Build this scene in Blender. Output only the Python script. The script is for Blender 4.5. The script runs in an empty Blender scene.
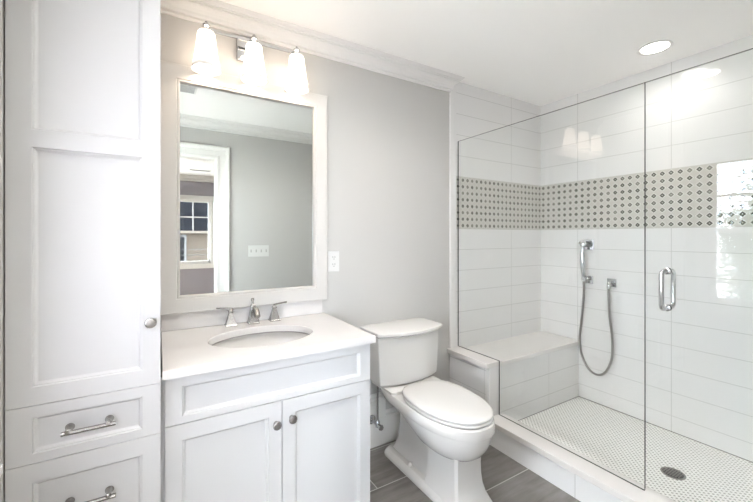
import bpy, bmesh, math, random
from math import sin, cos, pi, radians as R
from mathutils import Vector, Matrix
random.seed(4)
C = bpy.context.scene
COL = C.collection

# ------------------------------------------------------------------ camera
cam_d = bpy.data.cameras.new('camera'); cam = bpy.data.objects.new('camera', cam_d); COL.objects.link(cam)
cam.location = (0, 0, 1.3126); cam.rotation_euler = (R(90), 0, R(58.79 - 90))
cam_d.sensor_width = 36; cam_d.sensor_fit = 'HORIZONTAL'; cam_d.lens = 361.4 * 36 / 753
cam_d.shift_y = -14.8 / 753; cam_d.clip_start = 0.01
C.camera = cam

# ------------------------------------------------------------------ world, exposure
SKY = 9.0
w = bpy.data.worlds.new('sky'); C.world = w; w.use_nodes = True
nt = w.node_tree; nt.nodes.clear()
def N(nt, t, **k):
    n = nt.nodes.new(t)
    for a, b in k.items():
        if a in n.inputs.keys(): n.inputs[a].default_value = b
        else: setattr(n, a, b)
    return n
L = lambda nt, a, b: nt.links.new(a, b)
tc = N(nt, 'ShaderNodeTexCoord'); mp = N(nt, 'ShaderNodeMapping'); mp.inputs['Scale'].default_value = (1, 1, 2.2)
L(nt, tc.outputs['Generated'], mp.inputs['Vector'])
nz = N(nt, 'ShaderNodeTexNoise', Scale=3.2, Detail=6.0, Roughness=.55); L(nt, mp.outputs[0], nz.inputs['Vector'])
cr = N(nt, 'ShaderNodeValToRGB'); cr.color_ramp.elements[0].position = .42; cr.color_ramp.elements[1].position = .6
cr.color_ramp.elements[0].color = (.60, .73, .90, 1); cr.color_ramp.elements[1].color = (1, .98, .955, 1)
L(nt, nz.outputs['Fac'], cr.inputs[0])
bg = N(nt, 'ShaderNodeBackground', Strength=SKY); L(nt, cr.outputs[0], bg.inputs['Color'])
wo = N(nt, 'ShaderNodeOutputWorld'); L(nt, bg.outputs[0], wo.inputs['Surface'])
C.view_settings.view_transform = 'Standard'; C.view_settings.look = 'None'
C.view_settings.exposure = 1.93; C.view_settings.gamma = 1.0; C.view_settings.use_curve_mapping = False
cy = C.cycles
cy.use_denoising = True; cy.max_bounces = 12; cy.diffuse_bounces = 6; cy.glossy_bounces = 6
cy.transmission_bounces = 6; cy.transparent_max_bounces = 16; cy.sample_clamp_indirect = 6
cy.caustics_reflective = False; cy.caustics_refractive = False
VANITY_W, FILL_CAN_W, SHOWER_W, ROOM2_FILL_W = 0.28, 2.0, 0.7, 14.0
WARM = (1, .80, .60); NEUT = (1, .97, .93)

# ------------------------------------------------------------------ mesh helpers
def link(name, bm, mat, parent=None, smooth=False, bevel=0, seg=2, angle=40):
    me = bpy.data.meshes.new(name)
    bmesh.ops.recalc_face_normals(bm, faces=bm.faces)
    bm.to_mesh(me); bm.free()
    for m in (mat if isinstance(mat, (list, tuple)) else [mat]): me.materials.append(m)
    o = bpy.data.objects.new(name, me); COL.objects.link(o)
    if parent: o.parent = parent; o.matrix_parent_inverse = Matrix.Translation(-Vector(parent_loc(parent)))
    if smooth:
        for p in me.polygons: p.use_smooth = True
        me.set_sharp_from_angle(angle=R(angle))
    if bevel:
        b = o.modifiers.new('bevel', 'BEVEL'); b.width = bevel; b.segments = seg; b.limit_method = 'ANGLE'; b.angle_limit = R(35)
        b.harden_normals = False
    return o
def parent_loc(p):
    return Vector(p.location)      # parts are built in world coordinates, so only the thing's own Empty is offset
def tag(o, label=None, cat=None, group=None, kind=None):
    if label: o['label'] = label
    if cat: o['category'] = cat
    if group: o['group'] = group
    if kind: o['kind'] = kind
    return o
def thing(name, loc, label, cat, group=None):
    o = bpy.data.objects.new(name, None); COL.objects.link(o); o.location = loc; o.empty_display_size = .05
    return tag(o, label, cat, group)
def struct(name, bm, mat, **k):
    return tag(link(name, bm, mat, **k), kind='structure')
def B(): return bmesh.new()
def box(bm, x0, x1, y0, y1, z0, z1, mi=0):
    v = [bm.verts.new(p) for p in ((x0,y0,z0),(x1,y0,z0),(x1,y1,z0),(x0,y1,z0),(x0,y0,z1),(x1,y0,z1),(x1,y1,z1),(x0,y1,z1))]
    for f in ((0,1,2,3),(4,5,6,7),(0,1,5,4),(1,2,6,5),(2,3,7,6),(3,0,4,7)):
        bm.faces.new([v[i] for i in f]).material_index = mi
    return bm
def BX(*a): return box(B(), *a)
def loft(bm, rings, cap=True, closed=True, mi=0):
    vs = [[bm.verts.new(p) for p in r] for r in rings]
    n = len(vs[0])
    for a, b in zip(vs, vs[1:]):
        for i in range(n if closed else n - 1):
            j = (i + 1) % n
            bm.faces.new((a[i], a[j], b[j], b[i])).material_index = mi
    if cap:
        bm.faces.new(vs[0]).material_index = mi; bm.faces.new(vs[-1]).material_index = mi
    return vs
def frame_of(d):
    d = Vector(d).normalized(); u = Vector((0,0,1)) if abs(d.z) < .9 else Vector((1,0,0))
    a = d.cross(u).normalized(); b = d.cross(a).normalized(); return d, a, b
def lathe(bm, prof, o=(0,0,0), axis=(0,0,1), n=32, cap=True):
    d, a, b = frame_of(axis); o = Vector(o)
    rings = [[o + d*h + (a*cos(2*pi*i/n) + b*sin(2*pi*i/n))*r for i in range(n)] for r, h in prof]
    loft(bm, rings, cap); return bm
def tube(bm, pts, r, n=12, cap=True):
    pts = [Vector(p) for p in pts]; rings = []
    prev = None
    for i, p in enumerate(pts):
        t = (pts[min(i+1, len(pts)-1)] - pts[max(i-1, 0)]).normalized()
        if prev is None: d, a, b = frame_of(t)
        else:
            a = (prev - t*prev.dot(t)).normalized(); b = t.cross(a)
        prev = a
        rr = r[i] if isinstance(r, (list, tuple)) else r
        rings.append([p + (a*cos(2*pi*k/n) + b*sin(2*pi*k/n))*rr for k in range(n)])
    loft(bm, rings, cap); return bm
def spline(P, n=8):
    P = [Vector(p) for p in P]; Q = [P[0]*2 - P[1]] + P + [P[-1]*2 - P[-2]]; out = []
    for i in range(1, len(Q) - 2):
        for k in range(n):
            t = k / n; a, b, c, d = Q[i-1:i+3]
            out.append(.5*((2*b) + (c-a)*t + (2*a-5*b+4*c-d)*t*t + (3*b-a-3*c+d)*t**3))
    return out + [P[-1]]
def prism(bm, poly, axis, lo, hi, mi=0):
    """poly: 2-D outline extruded along axis ('x': poly=(y,z), 'y': poly=(x,z), 'z': poly=(x,y))"""
    f = {'x': lambda p, t: (t, p[0], p[1]), 'y': lambda p, t: (p[0], t, p[1]), 'z': lambda p, t: (p[0], p[1], t)}[axis]
    loft(bm, [[f(p, lo) for p in poly], [f(p, hi) for p in poly]], mi=mi); return bm
def rrect(x0, x1, y0, y1, r, z, n=5):
    out = []
    for cx, cy, a0 in ((x1-r, y1-r, 0), (x0+r, y1-r, 90), (x0+r, y0+r, 180), (x1-r, y0+r, 270)):
        for k in range(n + 1):
            a = R(a0 + 90*k/n); out.append((cx + r*cos(a), cy + r*sin(a), z))
    return out

# ------------------------------------------------------------------ materials
def mat(name, col, rough=.5, metal=0, spec=.5, coat=0, bump=None, var=0, varscale=3):
    m = bpy.data.materials.new(name); m.use_nodes = True; t = m.node_tree; p = t.nodes['Principled BSDF']
    p.inputs['Base Color'].default_value = (*col, 1); p.inputs['Roughness'].default_value = rough
    p.inputs['Metallic'].default_value = metal; p.inputs['Specular IOR Level'].default_value = spec
    p.inputs['Coat Weight'].default_value = coat; p.inputs['Coat Roughness'].default_value = .05
    tc = N(t, 'ShaderNodeTexCoord')
    if var:
        n = N(t, 'ShaderNodeTexNoise', Scale=varscale, Detail=3.0); L(t, tc.outputs['Object'], n.inputs['Vector'])
        mx = N(t, 'ShaderNodeMix', data_type='RGBA'); mx.inputs[6].default_value = (*[c*(1-var) for c in col], 1)
        mx.inputs[7].default_value = (*[min(1, c*(1+var)) for c in col], 1)
        L(t, n.outputs['Fac'], mx.inputs[0]); L(t, mx.outputs[2], p.inputs['Base Color'])
    if bump:
        n = N(t, 'ShaderNodeTexNoise', Scale=bump[0], Detail=2.0); L(t, tc.outputs['Object'], n.inputs['Vector'])
        b = N(t, 'ShaderNodeBump', Strength=bump[1], Distance=bump[2] if len(bump) > 2 else .001)
        L(t, n.outputs['Fac'], b.inputs['Height']); L(t, b.outputs[0], p.inputs['Normal'])
    return m
def math_(t, op, a, b=None, c=None):
    n = N(t, 'ShaderNodeMath', operation=op)
    for i, x in enumerate((a, b, c)):
        if x is None: continue
        if isinstance(x, (int, float)): n.inputs[i].default_value = x
        else: L(t, x, n.inputs[i])
    return n.outputs[0]
def mixc(t, fac, a, b):
    n = N(t, 'ShaderNodeMix', data_type='RGBA')
    if isinstance(fac, (int, float)): n.inputs[0].default_value = fac
    else: L(t, fac, n.inputs[0])
    for i, x in ((6, a), (7, b)):
        if isinstance(x, tuple): n.inputs[i].default_value = (*x, 1)
        else: L(t, x, n.inputs[i])
    return n.outputs[2]
def near(t, x, off, pitch, w):
    """1 within w/2 of the grid lines off + k*pitch"""
    s = math_(t, 'DIVIDE', math_(t, 'SUBTRACT', x, off), pitch)
    fr = math_(t, 'FRACT', math_(t, 'ADD', s, 100.5))
    d = math_(t, 'MULTIPLY', math_(t, 'ABSOLUTE', math_(t, 'SUBTRACT', fr, .5)), pitch)
    return math_(t, 'LESS_THAN', d, w / 2)

M_wall = mat('painted_wall', (.525, .516, .50), .75, spec=.3, var=.012, varscale=1.5)
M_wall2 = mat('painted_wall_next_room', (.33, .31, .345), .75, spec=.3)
M_ceil = mat('painted_ceiling', (.94, .925, .905), .85, spec=.2)
M_trim = mat('white_trim_paint', (.76, .75, .73), .32)
M_cab = mat('white_cabinet_lacquer', (.535, .533, .535), .42, spec=.25)
M_mframe = mat('white_mirror_frame_paint', (.57, .553, .53), .30)
M_dark = mat('dark_gap', (.10, .10, .10), .8)
M_quartz = mat('white_quartz', (.63, .612, .60), .14, var=.015, varscale=9)
M_marble = mat('white_stone_slab', (.74, .715, .695), .16, var=.02, varscale=6)
M_porc = mat('white_porcelain', (.68, .668, .65), .06, coat=.5)
M_seat = mat('white_seat_plastic', (.68, .67, .655), .16)
M_nick = mat('brushed_nickel', (.36, .348, .336), .26, metal=1)
M_chrome = mat('polished_chrome', (.60, .61, .62), .08, metal=1)
M_knobface = mat('dark_nickel', (.30, .28, .27), .35, metal=1)
M_plastic = mat('white_plastic', (.66, .66, .65), .3)
M_slot = mat('dark_slot', (.03, .03, .03), .6)
M_edge = mat('polished_glass_edge', (.045, .055, .05), .25, spec=.6)
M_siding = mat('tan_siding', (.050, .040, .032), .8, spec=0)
M_leaf = mat('green_leaves', (.05, .085, .035), .6, var=.4, varscale=6)
M_bark = mat('brown_bark', (.08, .055, .04), .9)
M_ground = mat('pale_bounce_ground', (.72, .69, .63), .95, var=.06, varscale=.5)  # made pale so it bounces daylight up onto the bathroom ceiling
M_wire = mat('black_cable', (.01, .01, .01), .6)
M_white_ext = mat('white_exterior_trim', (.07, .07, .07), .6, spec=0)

def mirror_mat():
    m = bpy.data.materials.new('silvered_mirror'); m.use_nodes = True; p = m.node_tree.nodes['Principled BSDF']
    p.inputs['Base Color'].default_value = (.65, .67, .655, 1); p.inputs['Metallic'].default_value = 1
    p.inputs['Roughness'].default_value = 0.0; return m
M_mirror = mirror_mat()
def glass_mat(name, tint, refl=1.0):
    m = bpy.data.materials.new(name); m.use_nodes = True; t = m.node_tree; t.nodes.clear()
    tr = N(t, 'ShaderNodeBsdfTransparent'); tr.inputs[0].default_value = (*tint, 1)
    gl = N(t, 'ShaderNodeBsdfGlossy'); gl.inputs['Roughness'].default_value = 0.0; gl.inputs[0].default_value = (1, 1, 1, 1)
    fr = N(t, 'ShaderNodeFresnel', IOR=1.5)
    geo = N(t, 'ShaderNodeNewGeometry')
    fac = math_(t, 'MULTIPLY', math_(t, 'MULTIPLY', fr.outputs[0], math_(t, 'SUBTRACT', 1.0, geo.outputs['Backfacing'])), refl)
    mx = N(t, 'ShaderNodeMixShader'); L(t, fac, mx.inputs[0])
    L(t, tr.outputs[0], mx.inputs[1]); L(t, gl.outputs[0], mx.inputs[2])
    o = N(t, 'ShaderNodeOutputMaterial'); L(t, mx.outputs[0], o.inputs[0]); return m
M_glass = glass_mat('clear_shower_glass', (.985, .992, .988), 1.3)
M_wglass = glass_mat('window_glass', (.98, .99, .99), 1.5)
def emis(name, col, s):
    m = bpy.data.materials.new(name); m.use_nodes = True; p = m.node_tree.nodes['Principled BSDF']
    p.inputs['Base Color'].default_value = (.9, .9, .9, 1)
    p.inputs['Emission Color'].default_value = (*col, 1); p.inputs['Emission Strength'].default_value = s; return m
M_shade = emis('lit_opal_glass', (1, .82, .65), 1.1)
M_rim = emis('opal_glass_rim', (1, .84, .68), .03)
M_lamp = emis('lit_lamp_lens', (1, .96, .9), 2.6)

def tile_mat(name, h):
    """white 6 x 24 inch stacked tiles with a patterned band; h = 0 (x runs along the wall) or 1 (y does)"""
    m = bpy.data.materials.new(name); m.use_nodes = True; t = m.node_tree; p = t.nodes['Principled BSDF']
    tc = N(t, 'ShaderNodeTexCoord'); sx = N(t, 'ShaderNodeSeparateXYZ'); L(t, tc.outputs['Object'], sx.inputs[0])
    U = sx.outputs[h]; Z = sx.outputs[2]
    upper = math_(t, 'GREATER_THAN', Z, 1.55)
    zoff = math_(t, 'ADD', math_(t, 'MULTIPLY', upper, 1.7486 - 1.3666), 1.3666)
    hl = near(t, math_(t, 'SUBTRACT', Z, zoff), 0, .152, .0032)
    vl = near(t, U, (1.85 if h == 0 else 1.0125), .61, .0032)
    grout = math_(t, 'MAXIMUM', hl, vl)
    band = math_(t, 'MULTIPLY', math_(t, 'GREATER_THAN', Z, 1.3666), math_(t, 'LESS_THAN', Z, 1.7486))
    # band pattern: lattice of dark lantern shapes with pale eyes
    P = .04775
    def cell(x, off):
        s = math_(t, 'ADD', math_(t, 'DIVIDE', math_(t, 'SUBTRACT', x, off), P), 100.0)
        return math_(t, 'SUBTRACT', math_(t, 'FRACT', s), .5), math_(t, 'FLOOR', s)
    cu, iu = cell(U, 1.85 if h == 0 else 1.945); cz, iz = cell(Z, 1.3666)
    au = math_(t, 'ABSOLUTE', cu); az = math_(t, 'ABSOLUTE', cz)
    d = math_(t, 'ADD', au, az)
    ring = math_(t, 'LESS_THAN', d, .325)
    eye = math_(t, 'LESS_THAN', d, .11)
    # pale curved lattice between the lanterns
    d2 = math_(t, 'ABSOLUTE', math_(t, 'SUBTRACT', d, .41)); lat = math_(t, 'LESS_THAN', d2, .04)
    d3 = math_(t, 'GREATER_THAN', d, .80)
    cv = N(t, 'ShaderNodeCombineXYZ'); L(t, iu, cv.inputs[0]); L(t, iz, cv.inputs[1])
    wn = N(t, 'ShaderNodeTexWhiteNoise'); L(t, cv.outputs[0], wn.inputs['Vector'])
    k = math_(t, 'MULTIPLY', math_(t, 'POWER', wn.outputs[0], 2.0), .8)
    darkc = mixc(t, k, (.075, .072, .060), (.26, .25, .22))
    c = mixc(t, lat, (.54, .52, .48), (.72, .71, .68))
    c = mixc(t, ring, c, darkc)
    c = mixc(t, eye, c, (.42, .41, .37))
    wv = N(t, 'ShaderNodeTexNoise', Scale=1.3, Detail=1.0); L(t, tc.outputs['Object'], wv.inputs['Vector'])
    tilec = mixc(t, wv.outputs[0], (.72, .71, .70), (.755, .745, .74))
    tilec = mixc(t, grout, tilec, (.52, .51, .495))
    tilec = mixc(t, math_(t, 'LESS_THAN', Z, .0505), tilec, (.22, .21, .20))
    L(t, mixc(t, band, tilec, c), p.inputs['Base Color'])
    L(t, math_(t, 'ADD', math_(t, 'MULTIPLY', band, .15), .09), p.inputs['Roughness'])
    # bump: soft waves in the glaze and sunk grout
    n = N(t, 'ShaderNodeTexNoise', Scale=5.0, Detail=1.0); L(t, tc.outputs['Object'], n.inputs['Vector'])
    n2 = N(t, 'ShaderNodeTexNoise', Scale=22.0, Detail=1.0); L(t, tc.outputs['Object'], n2.inputs['Vector'])
    hgt = math_(t, 'ADD', math_(t, 'MULTIPLY', n.outputs[0], .5), math_(t, 'MULTIPLY', n2.outputs[0], .12))
    hgt = math_(t, 'SUBTRACT', hgt, math_(t, 'MULTIPLY', grout, .25))
    b = N(t, 'ShaderNodeBump', Strength=.35, Distance=.004); L(t, hgt, b.inputs['Height']); L(t, b.outputs[0], p.inputs['Normal'])
    return m
M_tx = tile_mat('white_wall_tile_x', 0); M_ty = tile_mat('white_wall_tile_y', 1)
def plain_tile(name, col=(.74, .73, .72)):
    return mat(name, col, .12, bump=(6, .2, .003))
M_ptile = plain_tile('white_edge_tile')

def floor_mat():
    m = bpy.data.materials.new('grey_plank_porcelain'); m.use_nodes = True; t = m.node_tree; p = t.nodes['Principled BSDF']
    tc = N(t, 'ShaderNodeTexCoord'); sx = N(t, 'ShaderNodeSeparateXYZ'); L(t, tc.outputs['Object'], sx.inputs[0])
    X, Y = sx.outputs[0], sx.outputs[1]
    row = math_(t, 'FLOOR', math_(t, 'DIVIDE', math_(t, 'ADD', Y, 10 * .305 - 1.300), .305))
    xo = math_(t, 'SUBTRACT', X, math_(t, 'ADD', math_(t, 'MULTIPLY', math_(t, 'SUBTRACT', 11, row), .2033), .978 - 12.2))
    col_ = math_(t, 'FLOOR', math_(t, 'DIVIDE', math_(t, 'ADD', xo, 6.1), .61))
    g = math_(t, 'MAXIMUM', near(t, Y, 1.300, .305, .005), near(t, xo, 0, .61, .005))
    cv = N(t, 'ShaderNodeCombineXYZ'); L(t, row, cv.inputs[0]); L(t, col_, cv.inputs[1])
    wn = N(t, 'ShaderNodeTexWhiteNoise'); L(t, cv.outputs[0], wn.inputs['Vector'])
    mp = N(t, 'ShaderNodeMapping'); mp.inputs['Scale'].default_value = (2.0, 14, 1)
    va = N(t, 'ShaderNodeVectorMath', operation='ADD'); L(t, tc.outputs['Object'], va.inputs[0]); L(t, wn.outputs['Color'], va.inputs[1])
    L(t, va.outputs[0], mp.inputs['Vector'])
    n = N(t, 'ShaderNodeTexNoise', Scale=2.2, Detail=7.0, Roughness=.6); L(t, mp.outputs[0], n.inputs['Vector'])
    mp2 = N(t, 'ShaderNodeMapping'); mp2.inputs['Scale'].default_value = (3.0, 3, 1); L(t, va.outputs[0], mp2.inputs['Vector'])
    n2 = N(t, 'ShaderNodeTexNoise', Scale=1.6, Detail=3.0); L(t, mp2.outputs[0], n2.inputs['Vector'])
    f = math_(t, 'ADD', math_(t, 'MULTIPLY', n.outputs[0], .6), math_(t, 'MULTIPLY', n2.outputs[0], .4))
    f = math_(t, 'ADD', math_(t, 'MULTIPLY', math_(t, 'SUBTRACT', f, .5), 3.2), .5)
    n_ = N(t, 'ShaderNodeClamp'); L(t, f, n_.inputs[0])
    c = mixc(t, n_.outputs[0], (.125, .110, .100), (.25, .235, .222))
    c = mixc(t, math_(t, 'MULTIPLY', wn.outputs[0], .25), c, (.30, .29, .285))
    c = mixc(t, g, c, (.56, .54, .52))
    L(t, c, p.inputs['Base Color']); p.inputs['Roughness'].default_value = .33
    b = N(t, 'ShaderNodeBump', Strength=.3, Distance=.002); L(t, math_(t, 'SUBTRACT', 1.0, g), b.inputs['Height']); L(t, b.outputs[0], p.inputs['Normal'])
    return m
M_floor = floor_mat()
def mosaic_mat():
    m = bpy.data.materials.new('mosaic_shower_floor'); m.use_nodes = True; t = m.node_tree; p = t.nodes['Principled BSDF']
    tc = N(t, 'ShaderNodeTexCoord'); sx = N(t, 'ShaderNodeSeparateXYZ'); L(t, tc.outputs['Object'], sx.inputs[0])
    P = .027
    def dots(off, r):
        ds = []
        for k in (0, 1):
            fr = math_(t, 'FRACT', math_(t, 'ADD', math_(t, 'DIVIDE', sx.outputs[k], P), 50 + off))
            ds.append(math_(t, 'ABSOLUTE', math_(t, 'SUBTRACT', fr, .5)))
        return math_(t, 'LESS_THAN', math_(t, 'MAXIMUM', ds[0], ds[1]), r), ds
    a, da = dots(0, .165); b, db = dots(.5, .165)
    g1 = math_(t, 'LESS_THAN', math_(t, 'MINIMUM', da[0], da[1]), .035)
    dot = math_(t, 'MAXIMUM', a, b)
    c = mixc(t, g1, (.88, .87, .85), (.74, .73, .70))
    c = mixc(t, dot, c, (.36, .35, .325))
    L(t, c, p.inputs['Base Color']); p.inputs['Roughness'].default_value = .4
    return m
M_mosaic = mosaic_mat()
def shingle_mat():
    m = bpy.data.materials.new('slate_blue_shingles'); m.use_nodes = True; t = m.node_tree; p = t.nodes['Principled BSDF']
    tc = N(t, 'ShaderNodeTexCoord'); br = N(t, 'ShaderNodeTexBrick', Scale=1.0)
    mp = N(t, 'ShaderNodeMapping'); mp.inputs['Rotation'].default_value = (R(60), 0, 0); L(t, tc.outputs['Object'], mp.inputs[0])
    L(t, mp.outputs[0], br.inputs['Vector'])
    br.inputs['Color1'].default_value = (.003, .0035, .0045, 1); br.inputs['Color2'].default_value = (.006, .0065, .008, 1)
    br.inputs['Mortar'].default_value = (.002, .002, .003, 1); br.inputs['Brick Width'].default_value = .3; br.inputs['Row Height'].default_value = .16
    br.inputs['Mortar Size'].default_value = .015
    L(t, br.outputs[0], p.inputs['Base Color']); p.inputs['Roughness'].default_value = .9; p.inputs['Specular IOR Level'].default_value = 0; return m
M_shingle = shingle_mat()

# ------------------------------------------------------------------ setting
XL, XR, YB, ZC = -.355, 2.846, 1.945, 2.44
T = .12
Y2 = -3.65                       # far wall of the next room
struct('floor', BX(XL - T, XR + T, -T, YB + T, -.1, 0), M_floor)
struct('floor_next_room', BX(-2.6, XR + T, Y2, -T, -.1, 0), mat('pale_bounce_floor', (.55, .47, .38), .4, var=.1))  # unseen floor given a pale colour to brighten that room's ceiling
struct('ceiling', BX(-2.6, XR + T, Y2 - T, YB + T, ZC, ZC + .1), M_ceil)
struct('wall_back', BX(XL - T, 1.79, YB, YB + T, 0, ZC), M_wall)
struct('wall_back_shower', BX(1.79, XR + T, YB, YB + T, 0, ZC), M_tx)
struct('wall_right', BX(XR, XR + T, -T, YB, 0, ZC), M_ty)
# left wall with a window opening
WY0, WY1, WZ0, WZ1 = .06, 1.205, .735, 1.99
bm = B()
box(bm, XL - T, XL, -T, WY0, 0, ZC); box(bm, XL - T, XL, WY1, YB, 0, ZC)
box(bm, XL - T, XL, WY0, WY1, 0, WZ0); box(bm, XL - T, XL, WY0, WY1, WZ1, ZC)
struct('wall_left', bm, M_wall)
# front wall with the doorway
DX0, DX1, DZ = -.28, .505, 2.085
bm = B(); box(bm, XL, DX0, -T, 0, 0, ZC); box(bm, DX1, 1.79, -T, 0, 0, ZC); box(bm, DX0, DX1, -T, 0, DZ, ZC)
struct('wall_front', bm, M_wall)
struct('wall_front_shower', BX(1.79, XR, -T, 0, 0, ZC), M_tx)
# next room
bm = B(); VX0, VX1, VZ0, VZ1 = -2.185, .875, .80, 2.0  # window widened to the left, unseen part added to let in more daylight
box(bm, -2.6, VX0, Y2 - T, Y2, 0, ZC); box(bm, VX1, XR + T, Y2 - T, Y2, 0, ZC)
box(bm, VX0, VX1, Y2 - T, Y2, 0, VZ0); box(bm, VX0, VX1, Y2 - T, Y2, VZ1, ZC)
struct('wall_next_room_far', bm, M_wall2)
struct('wall_next_room_left', BX(-2.6 - T, -2.6, Y2 - T, 0, 0, ZC), M_wall2)
struct('wall_next_room_right', BX(XR, XR + T, Y2, -T, 0, ZC), M_wall2)
struct('wall_next_room_near', BX(-2.6, XL - T, -T, 0, 0, ZC), M_wall2)
bm = B(); box(bm, -2.6, XR, Y2, Y2 + .06, ZC - .07, ZC); box(bm, -2.6, XR, Y2, Y2 + .03, ZC - .11, ZC - .07)
struct('trim_next_room_crown', bm, M_trim)
struct('baseboard_next_room', BX(-2.6, XR, Y2, Y2 + .02, 0, .16), M_trim)

# crown mouldings: profile (out from wall, down from ceiling), swept along paths with mitres
CROWN = [(0, -.096), (.010, -.096), (.013, -.092), (.013, -.086), (.007, -.084), (.007, -.080), (.018, -.077), (.020, -.070), (.021, -.058), (.028, -.044), (.040, -.034),
         (.050, -.031), (.050, -.025), (.058, -.024), (.058, -.018), (.067, -.013), (.072, -.006), (.076, -.004), (.076, 0), (0, 0)]
def crown(name, path):
    """path: list of ((x,y) foot point, (dx,dy) outward shift per unit of profile depth)"""
    bm = B()
    loft(bm, [[(p[0] + d[0]*a, p[1] + d[1]*a, ZC + b) for a, b in CROWN] for p, d in path])
    return struct(name, bm, M_trim)
crown('trim_crown_back', [((.008, YB), (0, -1)), ((1.79, YB), (1, -1)), ((1.79, YB + .002), (1, 0))])
crown('trim_crown_front', [((XL, 0), (1, 1)), ((1.72, 0), (0, 1))])
crown('trim_crown_left', [((XL, 0), (1, 1)), ((XL, 1.37), (1, 0))])

# baseboards
BASE = [(0, 0), (.016, 0), (.016, -.045), (.013, -.040), (.013, -.022), (.008, -.014), (.006, -.002), (0, 0)]
def baseboard(name, x0, x1, h):
    bm = B()
    prof = [(0, 0), (.016, 0), (.016, h - .045), (.020, h - .040), (.018, h - .032), (.010, h - .026), (.013, h - .020), (.013, h - .012), (.006, h), (0, h)]
    loft(bm, [[(x, YB - a, b) for a, b in prof] for x in (x0, x1)])
    return struct(name, bm, M_trim)
baseboard('baseboard_back', .806, 1.236, .325)
baseboard('baseboard_back_low', 1.236, 1.79, .205)
struct('baseboard_front', BX(.62, 1.79, 0, .016, 0, .16), M_trim, bevel=.003)

# bullnose strip where paint meets tile
bm = B(); loft(bm, [[(1.79, YB, z), (1.79, YB - .008, z), (1.793, YB - .010, z), (1.847, YB - .010, z), (1.847, YB, z)] for z in (.51, ZC)])
struct('trim_tile_edge', bm, M_ptile)

# doorway lining and casings
bm = B()
box(bm, DX1 - .018, DX1, -T - .005, .005, 0, DZ); box(bm, DX0, DX0 + .018, -T - .005, .005, 0, DZ); box(bm, DX0, DX1, -T - .005, .005, DZ - .018, DZ)
door = struct('door_1', bm, M_trim)
def casing_prof(s=1): return [(0, 0), (0, .018), (.018, .018), (.022, .013), (.075, .013), (.082, .020), (.098, .024), (.112, .024), (.120, .016), (.120, 0)]
for yy, sg in ((0, 1), (-T, -1)):
    bm = B(); g = casing_prof()
    a, b, zt = DX0 + .010, DX1 - .010, DZ - .010
    loft(bm, [[(a - u, yy + sg*v, 0) for u, v in g], [(a - u if a - u > XL + .001 or sg < 0 else XL + .001, yy + sg*v, zt + u) for u, v in g],
              [(b + u, yy + sg*v, zt + u) for u, v in g], [(b + u, yy + sg*v, 0) for u, v in g]])
    tag(link('casing', bm, M_trim, door))
link('strike_plate', BX(DX1 - .0195, DX1 - .018, -.075, -.045, 1.09, 1.15), M_nick, door)

# windows
def window(name, axis, plane, sg, a0, a1, z0, z1, bars, vbars=(), depth=T):
    """axis 'x': lies in a wall x = plane; sg points to the room"""
    def bb(bm, u0, u1, d0, d1, za, zb):
        lo, hi = sorted((plane + sg*d0, plane + sg*d1))
        if axis == 'x': box(bm, lo, hi, u0, u1, za, zb)
        else: box(bm, u0, u1, lo, hi, za, zb)
    w = .07; bm = B()
    bb(bm, a0 - w, a0, 0, .012, z0, z1 + w); bb(bm, a1, a1 + w, 0, .012, z0, z1 + w); bb(bm, a0, a1, 0, .012, z1, z1 + w)
    bb(bm, a0, a0 + .015, -depth, 0, z0, z1); bb(bm, a1 - .015, a1, -depth, 0, z0, z1); bb(bm, a0, a1, -depth, 0, z1 - .015, z1)
    o = struct(name, bm, M_trim)
    bm = B(); bb(bm, a0 - w, a1 + w, -depth, .020, z0 - .022, z0); bb(bm, a0 - w, a1 + w, 0, .010, z0 - .09, z0 - .022)
    tag(link('window_sill', bm, M_trim, o))
    bm = B(); s = .035
    bb(bm, a0 + .015, a0 + .015 + s, -.09, -.05, z0, z1 - .015); bb(bm, a1 - .015 - s, a1 - .015, -.09, -.05, z0, z1 - .015)
    bb(bm, a0 + .015, a1 - .015, -.09, -.05, z0, z0 + .05); bb(bm, a0 + .015, a1 - .015, -.09, -.05, z1 - .05, z1 - .015)
    for z, h in bars: bb(bm, a0 + .04, a1 - .04, -.088, -.052, z - h/2, z + h/2)
    for u, za, zb in vbars: bb(bm, u - .009, u + .009, -.085, -.055, za, zb)
    link('sash', bm, M_trim, o)
    bm = B(); bb(bm, a0 + .04, a1 - .04, -.072, -.068, z0 + .04, z1 - .04)
    link('pane', bm, M_wglass, o)
    return o
window('window_1', 'x', XL, 1, WY0, WY1, WZ0, WZ1, [(1.36, .04), (1.66, .02)])
window('window_2', 'y', Y2, 1, VX0, VX1, VZ0, VZ1, [(1.39, .045), (1.67, .02)],
       [(VX1 - .306*k, 1.39 if k % 4 else VZ0, VZ1 - .04) for k in range(1, 10)])

# shower: floor, curb, knee wall, bench
struct('floor_shower', BX(1.90, XR, 0, YB, 0, .045), M_mosaic)
def curb_tile():
    m = mat('white_curb_tile', (.80, .80, .80), .16); t = m.node_tree; p = t.nodes['Principled BSDF']
    tc = N(t, 'ShaderNodeTexCoord'); sx = N(t, 'ShaderNodeSeparateXYZ'); L(t, tc.outputs['Object'], sx.inputs[0])
    g = near(t, sx.outputs[1], 1.034, .61, .003)
    L(t, mixc(t, g, (.88, .88, .88), (.55, .54, .53)), p.inputs['Base Color']); return m
M_curb = curb_tile()
struct('trim_shower_curb', BX(1.79, 1.90, 0, 1.582, 0, .135), M_curb)
struct('trim_curb_slab', BX(1.765, 1.915, 0, 1.582, .135, .168), M_marble, bevel=.003)
struct('wall_knee', BX(1.79, 1.90, 1.582, YB, 0, .480), M_ty)
struct('trim_knee_wall_edge', BX(1.787, 1.90, 1.579, 1.606, .168, .480), M_ptile, bevel=.002)
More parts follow.
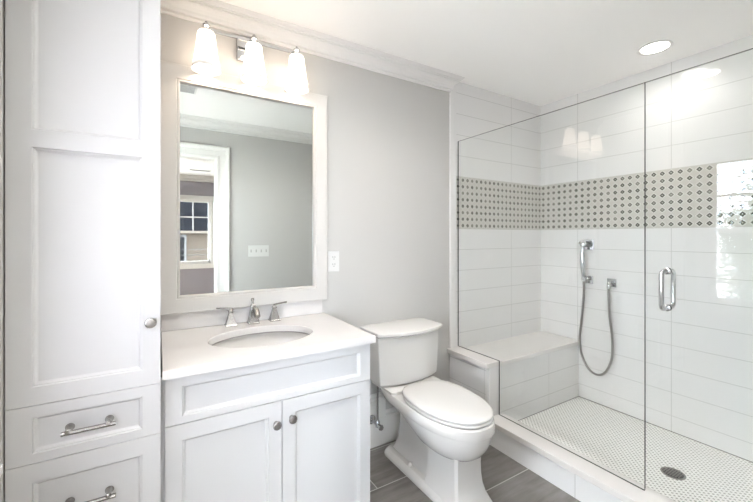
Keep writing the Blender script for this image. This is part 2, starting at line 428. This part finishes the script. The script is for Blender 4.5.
struct('trim_knee_wall_slab', BX(1.765, 1.905, 1.5755, YB, .480, .512), M_marble, bevel=.003)
be = thing('shower_bench', (2.37, 1.77, .045), 'white tiled shower bench with a smooth stone seat, built across the back of the shower', 'bench')
link('bench_base', BX(1.90, XR, 1.615, YB, .045, .462), M_tx, be)
link('bench_seat', BX(1.905, XR, 1.597, YB, .462, .492), M_marble, be, bevel=.003)

# ------------------------------------------------------------------ shower glass
def glass_panel(bm, poly, clear=()):
    x0, x1 = 1.868, 1.878
    a = [bm.verts.new((x0, *p)) for p in poly]; b = [bm.verts.new((x1, *p)) for p in poly]
    bm.faces.new(a).material_index = 0; bm.faces.new(b).material_index = 0
    n = len(poly)
    for i in range(n):
        j = (i + 1) % n; bm.faces.new((a[i], a[j], b[j], b[i])).material_index = 0 if i in clear else 1
fp = thing('shower_glass_panel', (1.873, 1.3, .168), 'large fixed clear glass shower panel notched over the knee wall and bench end', 'glass panel')
bm = B(); glass_panel(bm, [(.764, .170), (1.573, .170), (1.573, .514), (YB - .002, .514), (YB - .002, 2.003), (.764, 2.003)])
link('pane', bm, [M_glass, M_edge], fp)
bm = B(); box(bm, 1.862, 1.884, 1.925, YB, .514, 2.0); 
gd = thing('shower_door', (1.873, .4, .178), 'frameless clear glass shower door with a chrome pull handle', 'shower door')
bm = B(); glass_panel(bm, [(.05, .180), (.763, .180), (.763, 2.003), (.05, 2.003)], clear=(0,))
pn = link('pane', bm, [M_glass, M_edge], gd)
hd = None
for sg in (-1, 1):
    bm = B(); X0 = 1.873 + sg*.006; X1 = 1.873 + sg*.058; z0, z1, y = 1.005, 1.163, .680
    P = [(X0, y, z0)] + [(X1 - sg*.02 + sg*.02*sin(a), y, z0 + .02 - .02*cos(a)) for a in [R(x) for x in range(0, 91, 15)]] + \
        [(X1 - sg*.02 + sg*.02*cos(a), y, z1 - .02 + .02*sin(a)) for a in [R(x) for x in range(0, 91, 15)]] + [(X0, y, z1)]
    tube(bm, P, .0095, 16)
    for z in (z0, z1): lathe(bm, [(.014, 0), (.014, .006), (.010, .008)], (X0 - sg*.001, y, z), (sg, 0, 0), 20)
    link('handle', bm, M_chrome, gd, smooth=True)
for z in (.45, 1.75):
    link('hinge', BX(1.860, 1.886, 0, .10, z - .045, z + .045), M_chrome, gd, bevel=.002)

# ------------------------------------------------------------------ shower fittings on the right wall
hs = thing('hand_shower', (XR, 1.54, .94), 'chrome hand shower in its square wall bracket above the bench end', 'hand shower')
SY = 1.548
bm = B(); box(bm, XR - .012, XR, SY - .052, SY + .016, 1.208, 1.288)
link('bracket_plate', bm, M_chrome, hs, bevel=.003)
bm = B(); tube(bm, [(XR - .01, SY - .01, 1.25), (XR - .05, SY, 1.25)], .014, 16); lathe(bm, [(.018, -.018), (.026, -.013), (.026, .013), (.018, .018)], (XR - .055, SY + .004, 1.252), (1, .25, -.15), 24)
link('shower_head', bm, M_chrome, hs, smooth=True)
bm = B(); tube(bm, [(XR - .055, SY + .004, 1.24), (XR - .056, SY + .006, 1.20), (XR - .056, SY + .006, 1.17), (XR - .055, SY + .005, 1.12), (XR - .052, SY + .003, 1.05), (XR - .05, SY, 1.005), (XR - .05, SY, .975)],
               [.010, .010, .015, .018, .015, .013, .008], 14)
link('wand', bm, M_chrome, hs, smooth=True)
bm = B(); box(bm, XR - .010, XR, SY - .046, SY + .010, .948, 1.008)
tube(bm, [(XR - .01, SY - .01, .985), (XR - .055, SY, .985)], .009, 12)
lathe(bm, [(.016, -.012), (.016, .012)], (XR - .052, SY, .985), (0, 0, 1), 16)
link('holder', bm, M_chrome, hs, bevel=.0015)
we = thing('water_outlet', (XR, 1.375, .97), 'small square chrome water outlet elbow feeding the shower hose', 'shower fitting')
link('plate', BX(XR - .010, XR, 1.338, 1.400, .940, 1.002), M_chrome, we, bevel=.003)
bm = B(); tube(bm, spline([(XR - .008, 1.37, .972), (XR - .035, 1.37, .972), (XR - .048, 1.37, .958), (XR - .048, 1.37, .93)], 5), .012, 14)
link('elbow', bm, M_chrome, we, smooth=True)
hz = [(XR - .05, SY, .97), (XR - .045, SY + .002, .85), (XR - .035, SY + .026, .65), (XR - .03, SY + .042, .52), (XR - .028, SY + .030, .40), (XR - .028, SY - .02, .305),
      (XR - .028, SY - .085, .275), (XR - .028, SY - .145, .31), (XR - .03, SY - .190, .42), (XR - .035, SY - .198, .56), (XR - .043, SY - .182, .75), (XR - .048, SY - .178, .93)]
bm = B(); tube(bm, spline(hz, 10), .0085, 10)
tag(link('shower_hose', bm, mat('ribbed_metal_hose', (.38, .37, .355), .3, metal=1), smooth=True), 'long flexible metal hose hanging in a loop on the right shower wall', 'hose')
# drain
dr = thing('shower_drain', (2.355, .83, .045), 'round metal drain set in the mosaic shower floor', 'drain')
bm = B(); lathe(bm, [(.054, 0), (.054, .003), (.045, .004), (.043, .002)], (2.355, .83, .045), n=32); link('drain_rim', bm, M_nick, dr, smooth=True)
bm = B()
for k in range(-3, 4):
    hw = math.sqrt(.043**2 - (k*.011)**2)
    box(bm, 2.355 - hw, 2.355 + hw, .83 + k*.011 - .0018, .83 + k*.011 + .0018, .0495, .0505)
    box(bm, 2.355 + k*.011 - .0018, 2.355 + k*.011 + .0018, .83 - hw, .83 + hw, .0496, .0506)
link('grate', bm, M_nick, dr)
bm = B(); lathe(bm, [(.042, .004), (.042, .0045)], (2.355, .83, .045), n=32); link('well', bm, M_slot, dr)

# ------------------------------------------------------------------ cabinet fronts
PROF = [(0, 0), (.002, .0045), (.0048, .0045), (.0085, .0095), (.0115, .0115)]
def front(bm, x0, x1, z0, z1, yf, th, px0, px1, panels):
    """slab with recessed beaded panels; panels = [(z0,z1)...] bottom up"""
    def q(*p): bm.faces.new([bm.verts.new(v) for v in p])
    def rect(a, b, c, d, y=yf): q((a, y, c), (b, y, c), (b, y, d), (a, y, d))
    rect(x0, px0, z0, z1); rect(px1, x1, z0, z1)
    zz = z0
    for a, b in panels: rect(px0, px1, zz, a); zz = b
    rect(px0, px1, zz, z1)
    yb = yf + th
    q((x0, yf, z0), (x0, yf, z1), (x0, yb, z1), (x0, yb, z0)); q((x1, yf, z0), (x1, yf, z1), (x1, yb, z1), (x1, yb, z0))
    q((x0, yf, z0), (x1, yf, z0), (x1, yb, z0), (x0, yb, z0)); q((x0, yf, z1), (x1, yf, z1), (x1, yb, z1), (x0, yb, z1))
    rect(x0, x1, z0, z1, yb)
    for a, b in panels:
        prev = None
        for i, d in PROF:
            r = [(px0 + i, yf + d, a + i), (px1 - i, yf + d, a + i), (px1 - i, yf + d, b - i), (px0 + i, yf + d, b - i)]
            if prev:
                for k in range(4): q(prev[k], prev[(k+1) % 4], r[(k+1) % 4], r[k])
            prev = r
        q(*prev)
    bmesh.ops.remove_doubles(bm, verts=bm.verts, dist=1e-5)
def knob(x, z, yf, parent, oval=False):
    bm = B(); sx = 1.2 if oval else 1
    lathe(bm, [(.009, 0), (.007, .004), (.005, .010), (.010, .015), (.0155, .018), (.0165, .022), (.0155, .0255), (.0125, .0262)], (x, yf, z), (0, -1, 0), 28)
    k = link('knob', bm, M_nick, parent, smooth=True)
    bm = B(); lathe(bm, [(.0125, .0262), (.011, .0268), (.004, .0272)], (x, yf, z), (0, -1, 0), 28)
    link('knob_face', bm, M_knobface, k, smooth=True)
def bar_pull(xa, xb, z, yf, parent, posts):
    bm = B(); yb = yf - .030
    tube(bm, [(xa, yb, z - .004), (xb, yb, z - .004)], .0062, 12)
    h = link('handle', bm, M_nick, parent, smooth=True)
    for x in posts:
        bm = B(); lathe(bm, [(.0115, 0), (.0105, .003), (.007, .008), (.0065, .022), (.008, .028), (.008, .033), (.005, .036)], (x, yf, z), (0, -1, 0), 20)
        link('post', bm, M_nick, h, smooth=True)

# tall linen cabinet
lc = thing('linen_cabinet', (-.17, 1.65, 0), 'tall white linen cabinet with panelled door and drawers, left of the vanity', 'cabinet')
FY = 1.35
bm = B(); box(bm, -.351, .008, FY + .021, YB, .09, ZC - .002); box(bm, -.345, .002, FY + .08, YB, 0, .09)
link('body', bm, M_cab, lc)
def gap_lines(z): pass
bm = B(); front(bm, -.351, .008, .8430, 2.40, FY, .02, -.298, -.041, [(.893, 1.560), (1.608, 2.34)])
d = link('door', bm, M_cab, lc); knob(-.0185, 1.042, FY, d)
bm = B(); front(bm, -.351, .008, .6825, .8410, FY, .02, -.298, -.041, [(.708, .810)])
d = link('drawer', bm, M_cab, lc); bar_pull(-.231, -.106, .762, FY, d, (-.216, -.124))
bm = B(); front(bm, -.351, .008, .38, .6805, FY, .02, -.298, -.041, [(.43, .628)])
d = link('drawer', bm, M_cab, lc); bar_pull(-.231, -.106, .548, FY, d, (-.216, -.124))
bm = B(); front(bm, -.351, .008, .10, .378, FY, .02, -.298, -.041, [(.15, .328)])
d = link('drawer', bm, M_cab, lc); bar_pull(-.231, -.106, .25, FY, d, (-.216, -.124))

# ------------------------------------------------------------------ vanity
vc = thing('vanity_cabinet', (.41, 1.66, 0), 'white vanity cabinet with a long panelled top front and two doors below', 'cabinet')
VY = 1.385
bm = B(); box(bm, .021, .806, VY + .021, YB - .004, .09, .110); box(bm, .039, .788, YB - .015, YB - .004, .110, .842); box(bm, .03, .797, VY + .08, YB - .004, 0, .09)
box(bm, .021, .039, VY + .021, YB - .004, .110, .842); box(bm, .788, .806, VY + .021, YB - .004, .110, .842); box(bm, .039, .788, VY + .021, VY + .040, .110, .842)
link('body', bm, M_cab, vc)
link('filler_strip', BX(.0085, .0205, 1.402, 1.42, .09, .842), M_cab, vc)
bm = B(); front(bm, .021, .806, .6795, .8405, VY, .02, .071, .756, [(.703, .807)])
link('top_front', bm, M_cab, vc)
bm = B(); front(bm, .021, .4105, .10, .6765, VY, .02, .071, .361, [(.15, .624)])
d = link('door', bm, M_cab, vc); knob(.388, .595, VY, d)
bm = B(); front(bm, .4135, .806, .10, .6765, VY, .02, .463, .756, [(.15, .624)])
d = link('door', bm, M_cab, vc); knob(.449, .603, VY, d)

# countertop with an oval hole
SXc, SYc, SA, SB = .402, 1.635, .222, .165
def ell(a, b, z, n=72): return [(SXc + a*cos(2*pi*i/n), SYc + b*sin(2*pi*i/n), z) for i in range(n)]
def rect_pts(x0, x1, y0, y1, z, n=72):
    out = []
    for i in range(n):
        c, s = cos(2*pi*i/n), sin(2*pi*i/n)
        k = min(((x1 - SXc) / c if c > 1e-6 else (x0 - SXc) / c if c < -1e-6 else 1e9),
                ((y1 - SYc) / s if s > 1e-6 else (y0 - SYc) / s if s < -1e-6 else 1e9))
        out.append([SXc + k*c, SYc + k*s, z])
    for cx, cy in ((x0, y0), (x1, y0), (x1, y1), (x0, y1)):
        j = min(range(n), key=lambda i: (out[i][0]-cx)**2 + (out[i][1]-cy)**2); out[j][0] = cx; out[j][1] = cy
    return [tuple(p) for p in out]
bm = B(); X0, X1, Y0 = .013, .824, 1.365
rings = [ell(SA, SB, .8435), rect_pts(X0, X1, Y0, YB, .8435), rect_pts(X0, X1, Y0, YB, .8705), rect_pts(X0 + .0025, X1 - .0025, Y0 + .0025, YB - .0005, .873),
         ell(SA + .003, SB + .003, .873), ell(SA, SB, .870), ell(SA, SB, .8435)]
loft(bm, rings, cap=False); bmesh.ops.remove_doubles(bm, verts=bm.verts, dist=1e-5)
tag(link('countertop', bm, M_quartz), 'white quartz countertop with an oval sink cutout on the vanity', 'countertop')
tag(link('backsplash', BX(.013, .806, YB - .017, YB, .8735, .951), M_quartz, bevel=.002), 'low white quartz backsplash strip between countertop and mirror', 'backsplash')
# undermount sink
bm = B()
ri = [ell(SA + .03, SB + .03, .8435), ell(SA + .02, SB + .02, .8410), ell(SA + .012, SB + .012, .8400)]
for k in range(1, 15):
    a = k/14*pi/2; s = cos(a)**.55 if k < 14 else .10
    ri.append(ell((SA + .012)*max(s, .1), (SB + .012)*max(s, .1), .8400 - .132*sin(a)**1.0))
ro = [ell((SA + .020)*f_, (SB + .020)*f_, z) for f_, z in ((.3, .695), (.75, .715), (.95, .76), (1.02, .82))]
loft(bm, ri + ro + [ell(SA + .03, SB + .03, .835), ell(SA + .03, SB + .03, .8435)], cap=False)
bmesh.ops.remove_doubles(bm, verts=bm.verts, dist=1e-5)
snk = thing('sink', (SXc, SYc, .843), 'oval white undermount sink basin set in the countertop', 'sink')
link('basin', bm, M_porc, snk, smooth=True)
bm = B(); lathe(bm, [(.026, .708), (.026, .711), (.018, .712), (.016, .709)], (SXc, SYc, 0), n=24); link('sink_drain', bm, M_nick, snk, smooth=True)

bm = B(); loft(bm, [ell(SA - .0005, SB - .0005, .8375), ell(SA - .0005, SB - .0005, .8432), ell(SA + .010, SB + .010, .8432), ell(SA + .010, SB + .010, .8375)], cap=False)
link('shadow_ring', bm, mat('painted_shadow_line', (.30, .29, .28), .6), snk, smooth=True)  # grey ring paints the shadow line under the cutout edge

# faucet
fa = thing('faucet', (.415, 1.895, .873), 'brushed nickel widespread faucet with tapered square bases behind the sink', 'faucet')
def sq(cx, cy, h, z, k=1.0): return [(cx - h, cy - h*k, z), (cx + h, cy - h*k, z), (cx + h, cy + h*k, z), (cx - h, cy + h*k, z)]
FYc = 1.893
for cx, sg in ((.308, -1), (.522, 1)):
    bm = B(); loft(bm, [sq(cx, FYc, h, .873 + z) for h, z in ((.026, 0), (.026, .004), (.023, .008), (.017, .030), (.011, .056), (.009, .062), (.011, .066), (.011, .070), (.007, .078), (.004, .080))])
    hnd = link('faucet_handle', bm, M_nick, fa, bevel=.001)
    bm = B(); x1 = cx + sg*.066
    loft(bm, [[(x, FYc + y, .873 + z) for y, z in ((-.005, zc - hh), (.005, zc - hh), (.005, zc + hh), (-.005, zc + hh))]
              for x, zc, hh in ((cx - sg*.006, .082, .004), (cx + sg*.03, .087, .0035), (x1, .090, .004))])
    link('lever', bm, M_nick, hnd, bevel=.001)
bm = B(); cx = .415
loft(bm, [sq(cx, FYc, h, .873 + z) for h, z in ((.027, 0), (.027, .004), (.024, .008), (.017, .045), (.012, .080), (.010, .092), (.006, .098))])
sp = link('spout_body', bm, M_nick, fa, bevel=.001)
bm = B(); tube(bm, spline([(cx, FYc, .943), (cx, FYc - .035, .953), (cx, FYc - .075, .945), (cx, FYc - .098, .922)], 6), [.012]*6 + [.0125]*6 + [.013]*6 + [.0135], 16)
link('spout', bm, M_nick, fa, smooth=True)
bm = B(); lathe(bm, [(.005, 0), (.005, .012), (.008, .018), (.008, .026), (.004, .030)], (cx, FYc + .008, .968), (0, .15, 1), 14)
link('lift_rod', bm, M_nick, fa, smooth=True)

# ------------------------------------------------------------------ mirror
mi = thing('wall_mirror', (.42, YB, .953), 'large rectangular mirror in a wide white frame above the vanity', 'mirror')
def frame_mesh(x0, x1, z0, z1, prof):
    bm = B()
    for (ax, az), (bx_, bz), (nx1, nz1), (nx2, nz2) in (((x0, z0), (x1, z0), (1, 1), (-1, 1)), ((x1, z0), (x1, z1), (-1, 1), (-1, -1)),
                                                        ((x1, z1), (x0, z1), (-1, -1), (1, -1)), ((x0, z1), (x0, z0), (1, -1), (1, 1))):
        loft(bm, [[(ax + nx1*u, y, az + nz1*u) for u, y in prof], [(bx_ + nx2*u, y, bz + nz2*u) for u, y in prof]])
    return bm
MY = 1.925
prof = [(0, YB), (0, YB - .034), (.003, YB - .037), (.066, YB - .037), (.069, YB - .034), (.072, YB - .034), (.075, YB - .037), (.079, YB - .036), (.082, YB - .028), (.083, MY), (.083, YB)]
link('frame', frame_mesh(.007, .829, .9525, 2.112, prof), M_mframe, mi)
link('mirror_glass', BX(.088, .748, MY, YB - .003, 1.033, 2.030), M_mirror, mi)

# ------------------------------------------------------------------ vanity light
vl = thing('vanity_light', (.405, YB, 2.26), 'three-shade chrome wall light with lit white glass shades above the mirror', 'wall light')
link('backplate', BX(.342, .468, YB - .022, YB, 2.205, 2.325), M_chrome, vl, bevel=.004)
LY = 1.845; BZ = 2.292
bm = B(); tube(bm, [(.409, YB - .02, 2.275), (.409, LY + .03, 2.288)], .012, 16); link('arm', bm, M_chrome, vl, smooth=True)
bm = B(); box(bm, .188, .633, LY + .022, LY + .032, 2.281, 2.297); link('bar', bm, M_chrome, vl, bevel=.002)
for x in (.194, .409, .627):
    bm = B()
    lathe(bm, [(.019, -.045), (.019, -.030), (.010, -.026), (.009, -.012), (.016, -.006), (.017, .002), (.012, .008), (.006, .011), (.007, .015), (.003, .020)], (x, LY, BZ), n=24)
    tube(bm, [(x, LY, BZ), (x, LY + .028, BZ - .003)], .007, 10)
    link('lamp_holder', bm, M_chrome, vl, smooth=True)
    bm = B()
    o = [(.028, -.030), (.034, -.033), (.038, -.042), (.042, -.080), (.048, -.125), (.054, -.165), (.0585, -.188), (.061, -.200), (.063, -.208)]
    i_ = [(r - .003, h) for r, h in reversed(o)]
    lathe(bm, o + i_, (x, LY, BZ), n=40, cap=False)
    for f in bm.faces:
        if f.calc_center_median().z < BZ - .190: f.material_index = 1
    sh = link('lamp_shade', bm, [M_shade, M_rim], vl, smooth=True)
    bm = B(); lathe(bm, [(.004, -.045), (.012, -.055), (.022, -.085), (.026, -.110), (.022, -.132), (.008, -.143)], (x, LY, BZ), n=20)
    link('bulb', bm, M_lamp, vl, smooth=True)
    ld = bpy.data.lights.new('bulb_light', 'POINT'); ld.energy = VANITY_W; ld.color = WARM; ld.shadow_soft_size = .03
    lo = bpy.data.objects.new('bulb_light', ld); COL.objects.link(lo); lo.location = (x, LY, BZ - .150)

# ------------------------------------------------------------------ recessed lights
def can(x, y, watts, label, group=None, z=ZC):
    t = thing('recessed_light', (x, y, z), label, 'ceiling light', group)
    bm = B(); lathe(bm, [(.070, -.001), (.088, -.001), (.088, -.005), (.082, -.008), (.070, -.004)], (x, y, z), n=40, cap=False); link('trim_ring', bm, M_trim, t, smooth=True)
    bm = B(); lathe(bm, [(.070, -.002), (.069, -.0035)], (x, y, z), n=40); link('lens', bm, M_lamp, t)
    ld = bpy.data.lights.new('can_light', 'AREA'); ld.shape = 'DISK'; ld.size = .13; ld.energy = watts; ld.color = NEUT; ld.spread = R(150)
    lo = bpy.data.objects.new('can_light', ld); COL.objects.link(lo); lo.location = (x, y, z - .012)
can(2.54, .985, SHOWER_W, 'round lit recessed ceiling light above the shower')
can(.50, .95, FILL_CAN_W, 'round recessed fill light added out of view in the bathroom ceiling near the doorway')  # added lamp outside the view, general fill for the bathroom
can(1.20, .96, FILL_CAN_W, 'round recessed fill light added out of view in the bathroom ceiling between toilet and doorway')  # second added fill lamp, kept out of view and out of the mirror
can(0.3, -1.9, ROOM2_FILL_W, 'round recessed fill light added out of view in the next room ceiling')  # added lamp that brightens the next room behind the doorway

# vents
def vent(x, y, w, h, label):
    t = thing('ceiling_vent', (x, y, ZC), label, 'vent')
    bm = B(); box(bm, x - w/2, x + w/2, y - h/2, y + h/2, ZC - .006, ZC); link('vent_frame', bm, M_trim, t, bevel=.002)
    bm = B(); n = int(h / .022)
    for k in range(n): yy = y - h/2 + .02 + k*(h - .04)/(max(n - 1, 1)); box(bm, x - w/2 + .015, x + w/2 - .015, yy - .004, yy + .004, ZC - .0085, ZC - .006)
    link('louvres', bm, mat('grey_louvre', (.45, .45, .45), .5), t)
vent(.13, .74, .26, .16, 'white ceiling vent in the bathroom, seen at the mirror corner')
vent(.62, -3.0, .34, .12, 'narrow ceiling vent in the next room, seen in the mirror')

# outlet and switches
ou = thing('wall_outlet', (.882, YB, 1.165), 'white double wall outlet beside the mirror frame', 'outlet')
link('cover_plate', BX(.846, .918, YB - .006, YB, 1.105, 1.225), M_plastic, ou, bevel=.002)
for z in (1.145, 1.187):
    bm = B(); rr = rrect(.866, .898, -.016, .016, .010, 0)
    loft(bm, [[(x, YB - .006, z + y) for x, y, _ in rr], [(x, YB - .0085, z + y) for x, y, _ in rr]])
    sk = link('socket', bm, M_plastic, ou)
    bm = B(); box(bm, .8745, .8765, YB - .0092, YB - .0085, z - .002, z + .009); box(bm, .8875, .8895, YB - .0092, YB - .0085, z - .002, z + .009)
    box(bm, .8800, .8840, YB - .0092, YB - .0085, z - .010, z - .006); link('slots', bm, M_slot, sk)
M_toggle = mat('grey_toggle_plastic', (.42, .42, .41), .4)  # grey toggles that stand out on the white cover plate
sw = thing('switch_plate', (.90, 0, 1.16), 'white four-gang light switch plate reflected in the mirror', 'light switch')
link('cover_plate', BX(.795, 1.003, 0, .006, 1.102, 1.218), M_plastic, sw, bevel=.002)
for k in range(4):
    x = .822 + k*.051; bm = B(); box(bm, x - .006, x + .006, .006, .0075, 1.145, 1.175); box(bm, x - .004, x + .004, .0075, .018, 1.160, 1.172)
    link('toggle', bm, M_toggle, sw, bevel=.001)

# ------------------------------------------------------------------ toilet
to = thing('toilet', (1.287, 1.55, 0), 'white two-piece elongated toilet with closed lid between vanity and shower', 'toilet')
CX = 1.287
def egg(wd, yf, yb, z, sq_back=2.0, n=56, yw=None):
    """yw: y of the widest point"""
    ym = yw if yw is not None else yf + (yb - yf)*.52
    out = []
    for i in range(n):
        a = 2*pi*i/n; c, s = cos(a), sin(a)
        if s < 0: x = wd*math.copysign(abs(c)**.92, c); y = ym - (ym - yf)*abs(s)**1.0
        else:
            e = 2/sq_back; x = wd*math.copysign(abs(c)**e, c); y = ym + (yb - ym)*abs(s)**e
        out.append((CX + x, y, z))
    return out
bm = B()
# bowl
loft(bm, [egg(.090, 1.262, 1.50, .236, 3, yw=1.40), egg(.116, 1.230, 1.52, .247, 3, yw=1.40), egg(.140, 1.202, 1.55, .270, 3, yw=1.41), egg(.158, 1.182, 1.58, .302, 3.2, yw=1.41),
          egg(.169, 1.171, 1.64, .330, 3.6, yw=1.42), egg(.174, 1.166, 1.72, .362, 4, yw=1.42), egg(.175, 1.164, 1.79, .376, 4.5, yw=1.43), egg(.171, 1.169, 1.79, .380, 4.5, yw=1.43), egg(.185, 1.151, 1.82, .3825, 5, yw=1.43), egg(.187, 1.149, 1.84, .387, 5, yw=1.43),
          egg(.183, 1.153, 1.885, .426, 6, yw=1.43), egg(.178, 1.160, 1.885, .432, 6, yw=1.43), egg(.150, 1.19, 1.85, .4322, 6, yw=1.43)])
# raised deck under the tank
loft(bm, [[(CX + x, y, z) for x, y in ((-w_, 1.885), (-w_, 1.67), (-w_ + .02, 1.652), (w_ - .02, 1.652), (w_, 1.67), (w_, 1.885))] for w_, z in ((.180, .430), (.180, .444), (.176, .447))])
# front column with chamfered corners, flaring at the bottom
def octo(hw, yf, yb, ch, z): return [(CX - hw, yb, z), (CX - hw, yf + ch, z), (CX - hw + ch, yf, z), (CX + hw - ch, yf, z), (CX + hw, yf + ch, z), (CX + hw, yb, z)]
colr = [(.118, 1.208, 1.48, 0), (.118, 1.208, 1.48, .012), (.110, 1.220, 1.475, .030), (.100, 1.238, 1.47, .060), (.093, 1.250, 1.468, .10), (.089, 1.256, 1.466, .15), (.088, 1.258, 1.466, .20), (.090, 1.256, 1.47, .245), (.095, 1.25, 1.48, .275)]
loft(bm, [octo(hw, a, b, .012, z) for hw, a, b, z in colr])
# trapway body
loft(bm, [rrect(CX - w_, CX + w_, 1.42, yb, .03, z) for w_, yb, z in ((.080, 1.84, .03), (.062, 1.825, .06), (.050, 1.81, .11), (.045, 1.80, .20), (.047, 1.80, .30), (.065, 1.81, .36), (.12, 1.83, .405))])
# plinth
loft(bm, [rrect(CX - w_, CX + w_, 1.30 - e, 1.862 + e, .045, z) for w_, e, z in ((.122, 0, 0), (.123, .001, .012), (.119, -.003, .024), (.112, -.010, .034), (.104, -.018, .042))])
bo = link('bowl', bm, M_porc, to, smooth=True, angle=38)
for sx in (-1, 1):
    bm = B(); lathe(bm, [(.013, .036), (.013, .046), (.011, .054), (.006, .058)], (CX + sx*.088, 1.62, 0), n=20); link('bolt_cap', bm, M_seat, to, smooth=True)
def seatring(d, z): return egg(.180 - d, 1.158 + d, 1.655 - d, z, 2.9, yw=1.43)
bm = B(); loft(bm, [seatring(.004, .4355), seatring(.0005, .439), seatring(0, .445), seatring(.004, .4495), seatring(.012, .450)])
link('seat', bm, M_seat, to, smooth=True, angle=50)
def lidring(d, z): return egg(.180 - d, 1.158 + d, 1.672 - d, z, 2.9, yw=1.43)
bm = B(); loft(bm, [lidring(.008, .4535), lidring(.002, .455), lidring(0, .460), lidring(.003, .467), lidring(.012, .4705), lidring(.05, .4725), lidring(.11, .4735)])
link('lid', bm, M_seat, to, smooth=True, angle=50)
for sx in (-1, 1):
    bm = B(); box(bm, CX + sx*.07 - .018, CX + sx*.07 + .018, 1.655, 1.682, .447, .459); link('lid_hinge', bm, M_seat, to, bevel=.004)
def tank_ring(hw, yf, bow, yb, z, n=14, r=.012):
    pts = [(CX + hw, yb, z), (CX - hw, yb, z)]
    for k in range(n + 1):
        u = -1 + 2*k/n; pts.append((CX + hw*u, yf - bow*(1 - u*u), z))
    return pts
bm = B()
loft(bm, [tank_ring(.196, 1.750, .038, 1.925, .452), tank_ring(.208, 1.742, .044, 1.927, .459), tank_ring(.213, 1.740, .046, 1.930, .49), tank_ring(.222, 1.734, .048, 1.932, .735)])
link('tank', bm, M_porc, to, smooth=True, angle=40, bevel=.006)
bm = B()
loft(bm, [tank_ring(.224, 1.732, .049, 1.933, .7355), tank_ring(.228, 1.727, .052, 1.935, .741), tank_ring(.236, 1.717, .056, 1.937, .747), tank_ring(.236, 1.717, .056, 1.937, .762), tank_ring(.231, 1.723, .054, 1.934, .767)])
link('tank_lid', bm, M_porc, to, smooth=True, angle=40, bevel=.0015)

# supply valve
sv = thing('water_supply_valve', (1.13, 1.93, .18), 'small chrome shut-off valve with a metal riser tube below the toilet tank', 'valve')
bm = B(); lathe(bm, [(.028, 0), (.028, .004), (.012, .012)], (1.13, YB - .016, .180), (0, -1, 0), 24); link('escutcheon', bm, M_chrome, sv, smooth=True)
bm = B(); tube(bm, [(1.13, YB - .018, .180), (1.13, 1.825, .180)], [.008, .011], 14); lathe(bm, [(.013, -.012), (.013, .022), (.008, .028)], (1.13, 1.852, .180), n=16)
link('valve_body', bm, M_chrome, sv, smooth=True)
bm = B(); lathe(bm, [(.008, 0), (.016, .004), (.018, .012), (.014, .020)], (1.13, 1.826, .180), (0, -1, 0), 8); link('valve_handle', bm, M_chrome, sv, bevel=.001)
bm = B(); tube(bm, [(1.13, 1.852, .205), (1.13, 1.852, .36), (1.134, 1.856, .4515)], .0058, 10); link('riser_tube', bm, M_nick, sv, smooth=True)

# ------------------------------------------------------------------ outdoors
struct('ground', BX(-150, 150, -150, 150, -3.3, -3.0), M_ground)
nh = thing('neighbour_house', (0, -11, -3), 'tan sided house with a dark shingled roof, reflected in the mirror', 'house')
bm = B(); box(bm, -.7, 12, -17, -11, -3, 1.45)  # unseen left end extended to block sky light from the tall cabinet
for k in range(34):
    z = -2.9 + k*.13
    prism(bm, [(-11.0, z), (-10.985, z), (-11.0, z + .125)], 'x', -.7, 12)
link('siding', bm, M_siding, nh)
bm = B(); prism(bm, [(-10.7, 1.42), (-10.7, 1.50), (-15.5, 5.3), (-17.3, 4.0), (-17.3, 1.42)], 'x', -.8, 12.3); link('roof', bm, M_shingle, nh)
bm = B(); box(bm, .22, .90, -11, -10.93, .30, 1.36); wf = link('window_trim', bm, M_white_ext, nh)
link('window_pane', BX(.30, .82, -10.93, -10.92, .38, 1.28), M_shingle, wf)
for k, z in enumerate((1.02, .86)):
    P = [(x, -8.0, z - .10*sin(pi*(x + 9)/18)) for x in range(-9, 10)]
    bm = B(); tube(bm, P, .011, 6); tag(link('overhead_cable', bm, M_wire), ('upper' if k == 0 else 'lower') + ' black overhead cable outside the next room window', 'cable')

def tree(x, y, h, r, label):
    t = thing('tree', (x, y, -3), label, 'tree')
    bm = B(); tube(bm, [(x, y, -3), (x + .05, y, -1), (x, y + .08, h - r*1.1)], [.16, .12, .05], 10)
    for k in range(7):
        a = k*2.4; tube(bm, [(x, y, h - r*1.7 + .12*k), (x + r*.6*cos(a), y + r*.6*sin(a), h - r*.9 + .1*k)], [.05, .015], 6)
    link('trunk', bm, M_bark, t, smooth=True)
    bm = B()
    for k in range(36000):
        while True:
            p = Vector((random.uniform(-1, 1), random.uniform(-1, 1), random.uniform(-1, 1)))
            if p.length < 1 and random.random() < 1.15 - p.length: break
        n = 1 + .22*sin(5*p.x + 2) * cos(4*p.y) + .15*sin(9*p.z)
        p = Vector((p.x*r*n, p.y*r*n, p.z*r*1.35*n)) + Vector((x, y, h - r*1.1))
        d, a, b = frame_of((random.uniform(-1, 1), random.uniform(-1, 1), random.uniform(-1, 1)))
        s = random.uniform(.03, .055)
        bm.faces.new([bm.verts.new(q) for q in (p - a*s, p + b*s*.5, p + a*s, p - b*s*.5)])
    f = link('foliage', bm, M_leaf, t); f['kind'] = 'stuff'
tree(-6.2, 1.55, 2.35, 1.25, 'leafy green tree outside the left window, reflected in the shower door')
